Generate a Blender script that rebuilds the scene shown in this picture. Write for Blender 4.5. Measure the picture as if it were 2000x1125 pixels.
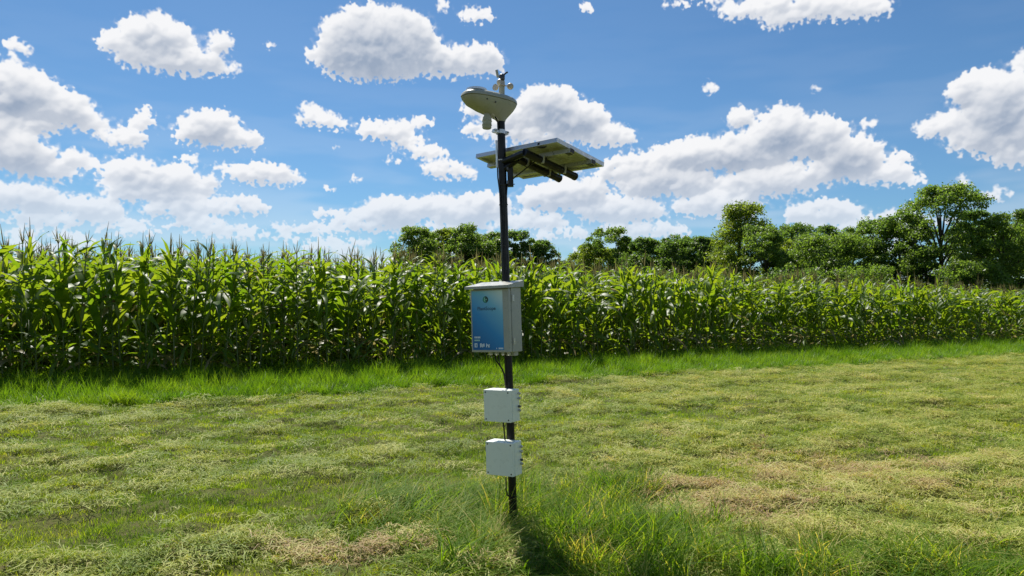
import bpy, bmesh, math, random
import numpy as np
from mathutils import Matrix, Vector

for o in list(bpy.data.objects):
    bpy.data.objects.remove(o)
SC = bpy.context.scene
COL = SC.collection
R = math.radians
rng = np.random.default_rng(7)
random.seed(7)

# ------------------------------------------------------------------ camera
CAM_H = 1.30
FPX = 1444.0                      # focal length in pixels of a 2000 px wide picture
PITCH = math.atan(39.5 / FPX)
cam_d = bpy.data.cameras.new('camera')
cam = bpy.data.objects.new('camera', cam_d)
COL.objects.link(cam)
cam_d.sensor_width = 36.0
cam_d.lens = 36.0 * FPX / 2000.0
cam_d.clip_start = 0.05
cam_d.clip_end = 6000.0
cam.location = (0, 0, CAM_H)
cam.rotation_euler = (R(90) + PITCH, 0, 0)
SC.camera = cam

# ------------------------------------------------------------------ light
SUN_EL, SUN_AZ = R(55), math.atan2(-0.36, 0.93)   # sun stands ahead and to the left
SUN_DIR = Vector((math.sin(SUN_AZ) * math.cos(SUN_EL), math.cos(SUN_AZ) * math.cos(SUN_EL), math.sin(SUN_EL)))
sun_d = bpy.data.lights.new('sun', 'SUN')
sun_d.energy = 5.0
sun_d.angle = R(0.5)
sun_d.color = (1.0, 0.95, 0.86)
sun = bpy.data.objects.new('sun', sun_d)
COL.objects.link(sun)
sun.rotation_euler = SUN_DIR.to_track_quat('Z', 'Y').to_euler()

SC.view_settings.view_transform = 'Standard'
SC.view_settings.look = 'None'
SC.view_settings.gamma = 1.0
SC.view_settings.use_curve_mapping = False
SC.view_settings.exposure = 0.5
SC.cycles.use_denoising = True
SC.cycles.denoiser = 'OPENIMAGEDENOISE'
SC.cycles.denoising_input_passes = 'RGB_ALBEDO_NORMAL'
SC.cycles.denoising_prefilter = 'NONE'


# ------------------------------------------------------------------ noise tools
def fft_noise(h, w, beta, seed, lo=1.0):
    """periodic noise with a power law spectrum, zero mean, unit deviation"""
    r = np.random.default_rng(seed)
    fy = np.fft.fftfreq(h)[:, None] * h
    fx = np.fft.rfftfreq(w)[None, :] * w
    k = np.sqrt((fy * w / h) ** 2 + fx ** 2)
    amp = np.where(k < lo, 0, 1.0 / np.maximum(k, 1e-6) ** beta)
    ph = r.uniform(0, 2 * np.pi, k.shape)
    n = np.fft.irfft2(amp * np.exp(1j * ph), s=(h, w))
    n -= n.mean()
    return (n / n.std()).astype(np.float32)


TILE = [fft_noise(256, 256, 1.6, s, 3) for s in (11, 12, 13, 14)]


def tile(k, x, y, size):
    """bilinear look-up of a periodic noise tile, size metres across"""
    t = TILE[k]
    n = t.shape[0]
    fx = np.asarray(x) / size * n
    fy = np.asarray(y) / size * n
    ix, iy = np.floor(fx).astype(int), np.floor(fy).astype(int)
    ax, ay = fx - ix, fy - iy
    g = lambda i, j: t[j % n, i % n]
    return (g(ix, iy) * (1 - ax) + g(ix + 1, iy) * ax) * (1 - ay) + (g(ix, iy + 1) * (1 - ax) + g(ix + 1, iy + 1) * ax) * ay


def sstep(a, b, x):
    t = np.clip((x - a) / (b - a), 0, 1)
    return t * t * (3 - 2 * t)


def gblur(a, sy, sx=None):
    sx = sy if sx is None else sx
    h, w = a.shape
    fy = np.fft.fftfreq(h)[:, None]
    fx = np.fft.rfftfreq(w)[None, :]
    g = np.exp(-2 * np.pi ** 2 * ((fy * sy) ** 2 + (fx * sx) ** 2))
    return np.fft.irfft2(np.fft.rfft2(a) * g, s=(h, w)).astype(np.float32)


# ------------------------------------------------------------------ sky: Nishita plus cumulus clouds
SKY_W, SKY_H = 2048, 1408
DEG = 90.0 / SKY_W                 # degrees per cell; elevation runs from EL0 upwards
EL0 = -2.0
# each cloud lobe: centre x, y, half width, half height (angles written in 0.0397 degree units about the view axis)
LOBES = [
    (735, 92, 98, 68), (790, 78, 62, 46), (690, 110, 66, 44), (860, 122, 98, 30), (940, 120, 38, 30), (720, 142, 92, 18), (612, 108, 20, 10),
    (305, 72, 66, 36), (335, 118, 105, 30), (238, 85, 46, 24), (430, 85, 22, 20), (448, 136, 18, 9),
    (35, 185, 84, 46), (110, 212, 70, 34), (165, 240, 42, 16), (20, 240, 90, 22), (238, 270, 46, 17),
    (35, 92, 22, 14), (25, 127, 30, 11), (278, 239, 24, 14),
    (412, 252, 52, 34), (450, 272, 56, 22), (360, 268, 28, 8), (365, 310, 22, 7),
    (36, 305, 62, 40), (98, 332, 42, 22), (148, 312, 32, 16), (180, 325, 18, 8),
    (270, 345, 60, 28), (338, 352, 44, 26), (398, 364, 32, 17), (290, 378, 88, 20),
    (515, 342, 66, 20), (572, 350, 26, 7), (430, 326, 12, 5),
    (615, 233, 42, 15), (606, 210, 20, 7), (662, 243, 20, 8),
    (752, 257, 50, 20), (800, 280, 34, 12), (838, 298, 36, 12), (833, 238, 17, 7), (874, 333, 46, 15), (900, 342, 34, 8),
    (1072, 212, 60, 40), (1120, 235, 64, 34), (1182, 266, 56, 22), (1005, 232, 60, 24), (938, 216, 46, 15), (932, 254, 34, 12), (1060, 262, 100, 22),
    (1532, 262, 60, 42), (1600, 274, 60, 40), (1450, 302, 84, 36), (1350, 306, 84, 32), (1248, 332, 82, 25), (1660, 312, 62, 38), (1722, 342, 60, 18),
    (1780, 353, 30, 7), (1450, 232, 24, 20), (1500, 360, 92, 28), (1300, 360, 100, 28), (1130, 378, 60, 28), (1088, 388, 72, 26), (1205, 412, 86, 24),
    (1600, 416, 72, 24), (1400, 402, 84, 24), (1560, 345, 110, 24),
    (1905, 175, 56, 34), (1962, 210, 62, 58), (1852, 246, 64, 22), (1922, 272, 70, 34), (1976, 302, 42, 28), (1994, 120, 12, 14), (2040, 240, 70, 60),
    (1530, 8, 152, 20), (1600, 18, 120, 22), (1522, 40, 42, 14), (1682, 20, 70, 18), (1350, 4, 62, 7),
    (930, 31, 32, 12), (865, 12, 13, 7), (525, 91, 11, 8), (1145, 16, 11, 11), (1758, 310, 17, 12), (1950, 380, 38, 8), (695, 350, 12, 5), (642, 416, 32, 8), (655, 289, 7, 3),
    (40, 392, 84, 28), (182, 408, 52, 22), (90, 430, 96, 12), (240, 436, 60, 8), (455, 402, 72, 18), (345, 412, 66, 18), (400, 444, 110, 9), (262, 452, 70, 7), (-20, 455, 110, 9),
    (768, 417, 52, 28), (850, 406, 52, 22), (900, 420, 52, 24), (945, 402, 52, 24), (720, 434, 62, 20), (600, 446, 70, 11), (500, 462, 90, 7), (800, 446, 90, 9), (960, 440, 80, 11), (890, 466, 120, 6), (660, 474, 110, 6),
    (1042, 432, 62, 16), (1118, 455, 32, 10), (1250, 450, 80, 14), (1660, 440, 60, 12), (1850, 430, 60, 8), (-60, 260, 90, 50), (-140, 380, 120, 40), (2180, 330, 100, 40), (2140, 90, 60, 24),
]
_q = random.Random(8)
for _ in range(46):
    LOBES.append((_q.uniform(-100, 2100), _q.uniform(395, 530), _q.uniform(18, 75), _q.uniform(4, 11)))
for _ in range(22):
    LOBES.append((_q.uniform(-50, 2050), _q.uniform(150, 400), _q.uniform(7, 20), _q.uniform(4, 7)))
# the same kind of sky goes on above and beside the view
_r = random.Random(5)
for _ in range(26):
    cx, cy, s = _r.uniform(-420, 2420), _r.uniform(-900, -60), _r.uniform(30, 90)
    for k in range(3):
        LOBES.append((cx + _r.uniform(-1, 1) * s * 1.4, cy + _r.uniform(-.2, .3) * s, s * _r.uniform(.6, 1.2), s * _r.uniform(.25, .5)))
for sx in (-330, 2330):
    for k in range(10):
        LOBES.append((sx + _r.uniform(-160, 160), _r.uniform(60, 450), _r.uniform(40, 100), _r.uniform(12, 36)))


def cloud_maps():
    Z = np.zeros((SKY_H, SKY_W), np.float32)      # row 0 = lowest elevation
    r = np.random.default_rng(3)
    cp, sp = math.cos(PITCH), math.sin(PITCH)

    def cell(px, py):
        a, b = (px - 1000) / FPX, (562.5 - py) / FPX
        d = np.array([a, cp - sp * b, sp + cp * b])
        d /= np.linalg.norm(d)
        return (math.degrees(math.atan2(d[0], d[1])) + 45) / DEG, (math.degrees(math.asin(d[2])) - EL0) / DEG

    def ball(x, y, rr, zb, rim):
        x0, x1, y0, y1 = int(max(0, x - rr)), int(min(SKY_W, x + rr + 2)), int(max(0, y - rr)), int(min(SKY_H, y + rr + 2))
        if x1 <= x0 or y1 <= y0:
            return
        yy, xx = np.mgrid[y0:y1, x0:x1]
        q = rr * rr - (xx - x) ** 2 - (yy - y) ** 2
        s = np.sqrt(np.maximum(q, 0))
        z = np.where(q > 0, s * .8 + zb * np.clip(s / (rim * rr), 0, 1), 0)
        Z[y0:y1, x0:x1] = np.maximum(Z[y0:y1, x0:x1], z)

    for (px, py, rx, ry) in LOBES:
        cx, cy = cell(px, py)
        if cx < -60 or cx > SKY_W + 60:
            continue
        ex, ey = cell(px + rx, py)[0] - cx, cell(px, py - ry)[1] - cy
        ex, ey = abs(ex), abs(ey)
        for k in range(int(16 + ex * ey / 16)):
            th, q = r.uniform(0, 2 * math.pi), r.uniform(0, 1) ** .42
            dx, dy = math.cos(th) * q, math.sin(th) * q
            if dy < -.30:
                dy = -.30 - (abs(dy) - .30) * .45          # flat base
            rr = ey * r.uniform(.12, .40) * (1.25 - .62 * q) + 1.8
            ball(cx + dx * ex * 1.03, cy + dy * ey * 1.05, rr, math.sqrt(max(0, 1 - q * q)) * ey * .9, .6)
    # ragged, cauliflower edges: warp and billow
    w1, w2 = fft_noise(SKY_H, SKY_W, 1.6, 21, 60), fft_noise(SKY_H, SKY_W, 1.6, 22, 60)
    bil = fft_noise(SKY_H, SKY_W, 1.75, 23, 30)
    rag = fft_noise(SKY_H, SKY_W, 1.45, 24, 70)
    big = fft_noise(SKY_H, SKY_W, 1.8, 25, 16)
    yy, xx = np.mgrid[0:SKY_H, 0:SKY_W]
    X = np.clip(xx + w1 * 2.6, 0, SKY_W - 1.01)
    Y = np.clip(yy + w2 * 2.2, 0, SKY_H - 1.01)
    ix, iy = X.astype(int), Y.astype(int)
    ax, ay = X - ix, Y - iy
    Zw = (Z[iy, ix] * (1 - ax) + Z[iy, ix + 1] * ax) * (1 - ay) + (Z[iy + 1, ix] * (1 - ax) + Z[iy + 1, ix + 1] * ax) * ay
    edge = gblur((Zw > 0).astype(np.float32), 3.2)
    wide = gblur((Zw > 0).astype(np.float32), 9)
    torn = fft_noise(SKY_H, SKY_W, 1.5, 26, 110)
    dens = .55 * edge + .45 * wide + (.050 * rag + .17 * torn) * (1 - sstep(.72, .98, edge)) * sstep(.03, .28, wide)
    up_, dn_ = np.zeros_like(wide), np.zeros_like(wide)
    up_[:-9], dn_[9:] = wide[9:], wide[:-9]
    under = gblur(np.clip((up_ - dn_) * 1.6, 0, 1), 2)               # undersides fray, tops stay crisp
    dens = dens + under * (.20 * torn + .05 * rag - .03) * sstep(.05, .3, wide)
    soft = gblur(sstep(-1.0, 1.0, fft_noise(SKY_H, SKY_W, 1.8, 28, 14)), 4)      # some edges crisp, some melting away
    dn = gblur(dens, .8)
    soft = np.clip(soft + .5 * under, 0, 1.2)
    alpha = np.clip((dn - .30 + .14 * soft) / (.26 + .34 * soft), 0, 1)
    alpha = alpha * alpha * (3 - 2 * alpha)
    hz_ = gblur((Zw > 0).astype(np.float32), 10, 20)
    haze = hz_ + (.12 * gblur(torn, 2) * 2 + .06 * rag) * sstep(.10, .40, hz_)
    alpha = np.maximum(alpha, .34 * sstep(.22, .85, haze))
    Zw = np.maximum(Zw + alpha * (3.0 * (1 - np.abs(bil) * 1.2) + .9 * rag), 0).astype(np.float32)
    lam = np.zeros_like(Zw)
    for s, wt in ((1.6, .18), (4.0, .37), (10.0, .45)):
        zs = gblur(Zw, s)
        gy, gx = np.gradient(zs)
        nn = 1.0 / np.sqrt(gx * gx + gy * gy + .5)
        lam += wt * (-gy * .85 + gx * .30 + .10) * nn        # light from above, a little from the left
    # the deep middle and underside of a cloud get little light, its thin rim a lot
    th6, th16 = gblur(Zw, 5), gblur(Zw, 14)
    over = np.zeros_like(Zw)
    for s, k in ((5, 1.), (12, 1.), (22, .9), (36, .7)):
        sh = np.zeros_like(th6)
        sh[:-s, :] = th6[s:, :]
        over += sh * k
    over = gblur(over / 3.6, 3)
    deep = np.sqrt(np.maximum(over, 0) * np.maximum(th16, 0))
    lit = np.exp(-(deep / 21.0) ** 1.25)
    b = .20 + .50 * np.clip(lam, -.40, 1) + .80 * lit + .08 * big * (1 - lit)
    b = np.clip(b, 0, 1.0)[..., None]
    el = (np.arange(SKY_H) * DEG + EL0)[:, None, None]
    c_dark = np.array([.32, .395, .52])
    c_lite = np.array([.91, .915, .935])
    rgb = c_dark + (c_lite - c_dark) * b
    far = 1 - sstep(2.5, 11.0, el)                            # distant clouds sink into the pale air
    rgb = rgb * (1 - .50 * far) + np.array([.70, .79, .92]) * .50 * far
    vn = fft_noise(SKY_H, SKY_W, 1.6, 27, 3)[:, ::1]
    vn = vn[(np.arange(SKY_H) * 5) % SKY_H][:, (np.arange(SKY_W) * .9).astype(int)]
    veil = sstep(-1.0, 1.3, gblur(vn, 2, 8)) * np.exp(-np.maximum(el[..., 0], 0) / 5.0) * .80
    a = np.maximum(alpha * (1 - .30 * far[..., 0]), veil)[..., None] * sstep(-.5, .6, el)
    return np.concatenate([rgb, a], 2).astype(np.float32)


world = bpy.data.worlds.new('World')
SC.world = world
world.use_nodes = True
nt = world.node_tree
nt.nodes.clear()
N = nt.nodes.new
sky = N('ShaderNodeTexSky')
sky.sky_type = 'NISHITA'
sky.sun_disc = False
sky.sun_elevation = SUN_EL
sky.sun_rotation = SUN_AZ
sky.altitude = 0
sky.air_density = 1.0
sky.dust_density = 0.3
sky.ozone_density = 3.0
bg1 = N('ShaderNodeBackground')
bg1.inputs['Strength'].default_value = 0.063
tint = N('ShaderNodeMix')
tint.data_type = 'RGBA'
tint.blend_type = 'MULTIPLY'
tint.inputs[0].default_value = 1.0
tint.inputs[7].default_value = (.62, .90, 1.08, 1)
nt.links.new(sky.outputs[0], tint.inputs[6])
nt.links.new(tint.outputs[2], bg1.inputs['Color'])
img = bpy.data.images.new('cumulus', SKY_W, SKY_H, alpha=True, float_buffer=True)
img.colorspace_settings.name = 'Non-Color'
img.alpha_mode = 'CHANNEL_PACKED'
img.pixels.foreach_set(cloud_maps().ravel())
img.update()
img.pack()
tc = N('ShaderNodeTexCoord')
sep = N('ShaderNodeSeparateXYZ')
nt.links.new(tc.outputs['Generated'], sep.inputs[0])


def wmath(op, a, b=None):
    n = N('ShaderNodeMath')
    n.operation = op
    for i, v in enumerate((a, b)):
        if v is None:
            continue
        if isinstance(v, (int, float)):
            n.inputs[i].default_value = v
        else:
            nt.links.new(v, n.inputs[i])
    return n.outputs[0]


az = wmath('ARCTAN2', sep.outputs[0], sep.outputs[1])
ele = wmath('ARCSINE', sep.outputs[2])
cu = wmath('ADD', wmath('MULTIPLY', az, 1 / (math.pi / 2)), 0.5)
cv = wmath('MULTIPLY', wmath('SUBTRACT', ele, R(EL0)), 1 / R(DEG * SKY_H))
cmb = N('ShaderNodeCombineXYZ')
nt.links.new(cu, cmb.inputs[0])
nt.links.new(cv, cmb.inputs[1])
tex = N('ShaderNodeTexImage')
tex.image = img
tex.extension = 'MIRROR'
tex.interpolation = 'Linear'
nt.links.new(cmb.outputs[0], tex.inputs[0])
bg2 = N('ShaderNodeBackground')
bg2.inputs['Strength'].default_value = 0.72
nt.links.new(tex.outputs['Color'], bg2.inputs['Color'])
mixw = N('ShaderNodeMixShader')
above = wmath('GREATER_THAN', sep.outputs[2], 0.0)
nt.links.new(wmath('MULTIPLY', tex.outputs['Alpha'], above), mixw.inputs[0])
nt.links.new(bg1.outputs[0], mixw.inputs[1])
nt.links.new(bg2.outputs[0], mixw.inputs[2])
wo = N('ShaderNodeOutputWorld')
nt.links.new(mixw.outputs[0], wo.inputs[0])


# ------------------------------------------------------------------ materials
class Mat:
    def __init__(s, name):
        s.m = bpy.data.materials.new(name)
        s.m.use_nodes = True
        s.t = s.m.node_tree
        s.t.nodes.clear()
        s.out = s.n('ShaderNodeOutputMaterial')

    def n(s, kind, **kw):
        nd = s.t.nodes.new(kind)
        for k, v in kw.items():
            setattr(nd, k, v)
        return nd

    def put(s, sock, v):
        if hasattr(v, 'is_output'):
            s.t.links.new(v, sock)
        elif isinstance(v, (tuple, list)) and len(v) == 3 and sock.type == 'RGBA':
            sock.default_value = (*v, 1)
        else:
            sock.default_value = v

    def mix(s, f, a, b):
        nd = s.n('ShaderNodeMix', data_type='RGBA')
        s.put(nd.inputs[0], f)
        s.put(nd.inputs[6], a)
        s.put(nd.inputs[7], b)
        return nd.outputs[2]

    def noise(s, scale, detail=3, rough=.55, coord=None, dim='3D'):
        nd = s.n('ShaderNodeTexNoise')
        nd.inputs['Scale'].default_value = scale
        nd.inputs['Detail'].default_value = detail
        nd.inputs['Roughness'].default_value = rough
        if coord is not None:
            s.t.links.new(coord, nd.inputs['Vector'])
        return nd.outputs['Fac']

    def ramp(s, v, a, b):
        nd = s.n('ShaderNodeMapRange')
        s.put(nd.inputs[0], v)
        nd.inputs[1].default_value = a
        nd.inputs[2].default_value = b
        return nd.outputs[0]

    def math(s, op, a, b=0.0):
        nd = s.n('ShaderNodeMath', operation=op)
        s.put(nd.inputs[0], a)
        s.put(nd.inputs[1], b)
        return nd.outputs[0]

    def pos(s):
        return s.n('ShaderNodeNewGeometry').outputs['Position']

    def obj(s):
        return s.n('ShaderNodeTexCoord').outputs['Object']

    def rnd(s):
        return s.n('ShaderNodeObjectInfo').outputs['Random']

    def attr(s, name, kind='INSTANCER'):
        return s.n('ShaderNodeAttribute', attribute_name=name, attribute_type=kind)

    def bsdf(s, col, rough=.5, spec=.5, metal=0, bump=None):
        p = s.n('ShaderNodeBsdfPrincipled')
        s.put(p.inputs['Base Color'], col)
        s.put(p.inputs['Roughness'], rough)
        p.inputs['Specular IOR Level'].default_value = spec
        p.inputs['Metallic'].default_value = metal
        if bump is not None:
            b = s.n('ShaderNodeBump')
            b.inputs['Strength'].default_value = bump[1]
            b.inputs['Distance'].default_value = bump[2]
            s.t.links.new(bump[0], b.inputs['Height'])
            s.t.links.new(b.outputs[0], p.inputs['Normal'])
        return p.outputs[0]

    def leaf(s, col, tcol, k=.4, rough=.4, spec=.5):
        """thin leaf: glossy skin over a surface that lets light through"""
        tr = s.n('ShaderNodeBsdfTranslucent')
        s.put(tr.inputs[0], tcol)
        mx = s.n('ShaderNodeMixShader')
        mx.inputs[0].default_value = k
        s.t.links.new(s.bsdf(col, rough, spec), mx.inputs[1])
        s.t.links.new(tr.outputs[0], mx.inputs[2])
        return mx.outputs[0]

    def done(s, sh):
        s.t.links.new(sh, s.out.inputs[0])
        return s.m


def m_paint(name, col, rough=.4, dirt=.25, spec=.5, metal=0, dirtcol=(.16, .15, .11), scale=9):
    m = Mat(name)
    n = m.ramp(m.noise(scale, 6, .65, m.obj()), .46, .80)
    c = m.mix(m.math('MULTIPLY', n, dirt), col, dirtcol)
    return m.done(m.bsdf(c, m.ramp(m.noise(30, 2, .5, m.obj()), -.6 + rough, 1.4 + rough), spec, metal))


MT = {}
MT['black'] = m_paint('black_steel_paint', (.006, .0065, .008), .42, .12, .3, 0, (.03, .03, .028), 14)
MT['rubber'] = m_paint('black_rubber', (.012, .012, .012), .6, .2, .3)
MT['cabinet'] = m_paint('pale_grey_enamel', (.36, .365, .32), .42, .30)
MT['white_box'] = m_paint('off_white_plastic', (.80, .83, .74), .45, .07)
MT['sensor'] = m_paint('cream_plastic', (.40, .39, .30), .45, .30, .45, 0, (.25, .22, .12), 7)
MT['alu'] = m_paint('aluminium', (.58, .58, .58), .38, .2, .5, .85)
MT['alu_dull'] = m_paint('dull_aluminium', (.48, .48, .44), .5, .3, .5, .55)
MT['zinc'] = m_paint('zinc_plate', (.70, .71, .73), .35, .15, .5, .7)
MT['cup'] = m_paint('sun_faded_plastic', (.52, .45, .36), .5, .3)
MT['dark_plastic'] = m_paint('dark_grey_plastic', (.05, .05, .05), .5, .25)
MT['backsheet'] = m_paint('cream_backsheet', (.60, .60, .47), .55, .4, .4, 0, (.30, .28, .16), 6)
MT['screw'] = m_paint('dark_screw', (.07, .07, .06), .4, .2, .5, .6)
MT['white_print'] = m_paint('white_print', (.70, .80, .86), .5, .1)
MT['green_print'] = m_paint('green_print', (.03, .30, .20), .5, .05)
MT['dark_print'] = m_paint('dark_green_print', (.004, .05, .045), .5, .05)
MT['navy_print'] = m_paint('navy_print', (.03, .10, .19), .5, .05)
MT['pale_green_print'] = m_paint('pale_green_print', (.45, .72, .62), .5, .05)

m = Mat('solar_cells')
MT['cells'] = m.done(m.bsdf((.012, .02, .06), .12, .5))

# the printed sheet on the door: deep blue at the foot, pale steel blue in the upper right corner
m = Mat('blue_gradient_print')
sx = m.n('ShaderNodeSeparateXYZ')
m.t.links.new(m.obj(), sx.inputs[0])
g = m.math('ADD', m.math('MULTIPLY', sx.outputs[2], 2.9), m.math('MULTIPLY', sx.outputs[0], 2.6))
g = m.math('ADD', g, m.math('MULTIPLY', m.noise(5, 3, .5, m.obj()), .08))
r_ = m.n('ShaderNodeValToRGB')
el_ = r_.color_ramp.elements
el_[0].position, el_[0].color = .05, (.004, .115, .34, 1)
el_[1].position, el_[1].color = 1.0, (.62, .76, .76, 1)
e = el_.new(.42)
e.color = (.025, .25, .56, 1)
e = el_.new(.75)
e.color = (.18, .48, .66, 1)
m.t.links.new(m.ramp(g, -.60, .72), r_.inputs[0])
MT['blue_print'] = m.done(m.bsdf(r_.outputs[0], .35, .4))


# --- vegetation
def m_corn(name, a, b, ta, tb, dry, dryamt):
    m = Mat(name)
    rn = m.rnd()
    mot = m.noise(14, 3, .6, m.pos())
    f = m.math('ADD', m.math('MULTIPLY', rn, .65), m.math('MULTIPLY', mot, .4))
    c = m.mix(f, a, b)
    t = m.mix(f, ta, tb)
    d = m.ramp(m.noise(6, 4, .6, m.pos()), .70 - dryamt, .82 - dryamt)
    c = m.mix(d, c, dry)
    t = m.mix(d, t, tuple(x * .8 for x in dry))
    return m.done(m.leaf(c, t, .52, .46, .42))


MT['corn_leaf'] = m_corn('corn_leaf', (.045, .108, .010), (.105, .180, .018), (.16, .34, .008), (.40, .48, .018), (.38, .31, .15), .045)
MT['corn_dry_leaf'] = m_corn('corn_dry_leaf', (.13, .15, .05), (.30, .25, .11), (.22, .22, .06), (.36, .29, .10), (.42, .34, .19), .2)
m = Mat('corn_stalk')
MT['corn_stalk'] = m.done(m.bsdf(m.mix(m.noise(9, 3, .6, m.pos()), (.06, .10, .02), (.14, .17, .05)), .5, .4))
m = Mat('corn_tassel')
MT['corn_tassel'] = m.done(m.leaf(m.mix(m.rnd(), (.17, .16, .055), (.34, .27, .13)), (.30, .27, .10), .4, .6, .3))
m = Mat('corn_husk')
MT['corn_husk'] = m.done(m.leaf(m.mix(m.noise(12, 2, .5, m.pos()), (.10, .17, .03), (.24, .28, .09)), (.2, .3, .05), .2, .5, .4))
m = Mat('corn_silk')
MT['corn_silk'] = m.done(m.bsdf((.12, .055, .025), .7, .2))


def m_grass(name, stops, tr, k=.45, rough=.42, spec=.45, patch=1.2):
    """stops: colour by instance tone 0..1; tr: how much brighter and yellower the light that comes through is"""
    m = Mat(name)
    tone = m.attr('tone').outputs['Fac']
    n = m.math('SUBTRACT', m.noise(patch, 4, .6, m.pos()), .5)
    n2 = m.math('SUBTRACT', m.noise(55, 2, .6, m.pos()), .5)
    v = m.math('ADD', m.math('ADD', tone, m.math('MULTIPLY', n, .45)), m.math('MULTIPLY', n2, 1.4))
    v = m.math('ADD', v, m.math('MULTIPLY', m.math('SUBTRACT', m.rnd(), .5), .25))
    rp = m.n('ShaderNodeValToRGB')
    e = rp.color_ramp.elements
    e[0].position, e[0].color = stops[0][0], (*stops[0][1], 1)
    e[1].position, e[1].color = stops[-1][0], (*stops[-1][1], 1)
    for p, c in stops[1:-1]:
        x = e.new(p)
        x.color = (*c, 1)
    m.t.links.new(v, rp.inputs[0])
    tc_ = m.mix(1.0, rp.outputs[0], tr)
    tc_.node.blend_type = 'MULTIPLY'
    tc_.node.clamp_result = False
    return m.done(m.leaf(rp.outputs[0], tc_, k, rough, spec))


MT['turf'] = m_grass('mown_turf', [(0, (.080, .155, .010)), (.5, (.215, .295, .015)), (.85, (.35, .36, .030)), (1, (.38, .33, .10))], (1.9, 1.9, .7), .45, .45, .4)
MT['hay'] = m_grass('cut_grass', [(0, (.13, .21, .018)), (.36, (.30, .35, .055)), (.70, (.52, .50, .17)), (1, (.38, .27, .14))], (1.4, 1.3, .75), .32, .58, .22)
MT['verge'] = m_grass('verge_grass', [(0, (.058, .145, .009)), (.5, (.120, .230, .014)), (1, (.20, .29, .026))], (1.95, 1.85, .6), .50, .45, .3)
MT['tall'] = m_grass('tall_grass', [(0, (.060, .140, .010)), (.5, (.130, .230, .018)), (.8, (.24, .29, .050)), (1, (.42, .37, .16))], (2.2, 1.95, .55), .50, .55, .10)

m = Mat('field_soil')
p_ = m.pos()
c = m.mix(m.ramp(m.noise(1.1, 5, .6, p_), .35, .65), (.055, .080, .012), (.110, .125, .028))
c = m.mix(m.ramp(m.noise(28, 4, .7, p_), .40, .72), c, (.12, .10, .048))
c = m.mix(m.ramp(m.noise(9, 3, .7, p_), .60, .75), c, (.030, .025, .014))
MT['soil'] = m.done(m.bsdf(c, .95, .1, 0, (m.noise(40, 4, .7, p_), .7, .03)))


def m_tree(name, a, b, ta, tb):
    m = Mat(name)
    f = m.ramp(m.math('ADD', m.math('MULTIPLY', m.noise(.55, 3, .6, m.pos()), .7), m.math('MULTIPLY', m.noise(7, 2, .5, m.pos()), .45)), .35, .85)
    return m.done(m.leaf(m.mix(f, a, b), m.mix(f, ta, tb), .50, .45, .4))


MT['tree_dark'] = m_tree('dark_foliage', (.055, .105, .020), (.115, .170, .034), (.17, .33, .03), (.29, .44, .05))
MT['tree_mid'] = m_tree('mid_green_foliage', (.065, .120, .018), (.135, .195, .032), (.21, .38, .03), (.35, .49, .05))
MT['tree_light'] = m_tree('yellow_green_foliage', (.075, .120, .014), (.160, .205, .026), (.26, .40, .02), (.44, .53, .04))
m = Mat('bark')
MT['bark'] = m.done(m.bsdf(m.mix(m.noise(6, 4, .7, m.pos()), (.030, .025, .018), (.09, .075, .055)), .9, .2))


# ------------------------------------------------------------------ object tools
def link(name, me, parent=None):
    o = bpy.data.objects.new(name, me)
    COL.objects.link(o)
    if parent is not None:
        o.parent = parent
    return o


def mesh(name, verts, faces, mat, smooth=False):
    me = bpy.data.meshes.new(name)
    me.from_pydata([tuple(v) for v in verts], [], faces)
    mats = mat if isinstance(mat, (list, tuple)) else [mat]
    for k in mats:
        me.materials.append(k)
    if smooth:
        me.polygons.foreach_set('use_smooth', [True] * len(me.polygons))
    me.update()
    return me


def tag(o, label=None, cat=None, group=None, kind=None):
    if label:
        o['label'] = label
    if cat:
        o['category'] = cat
    if group:
        o['group'] = group
    if kind:
        o['kind'] = kind
    return o


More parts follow.
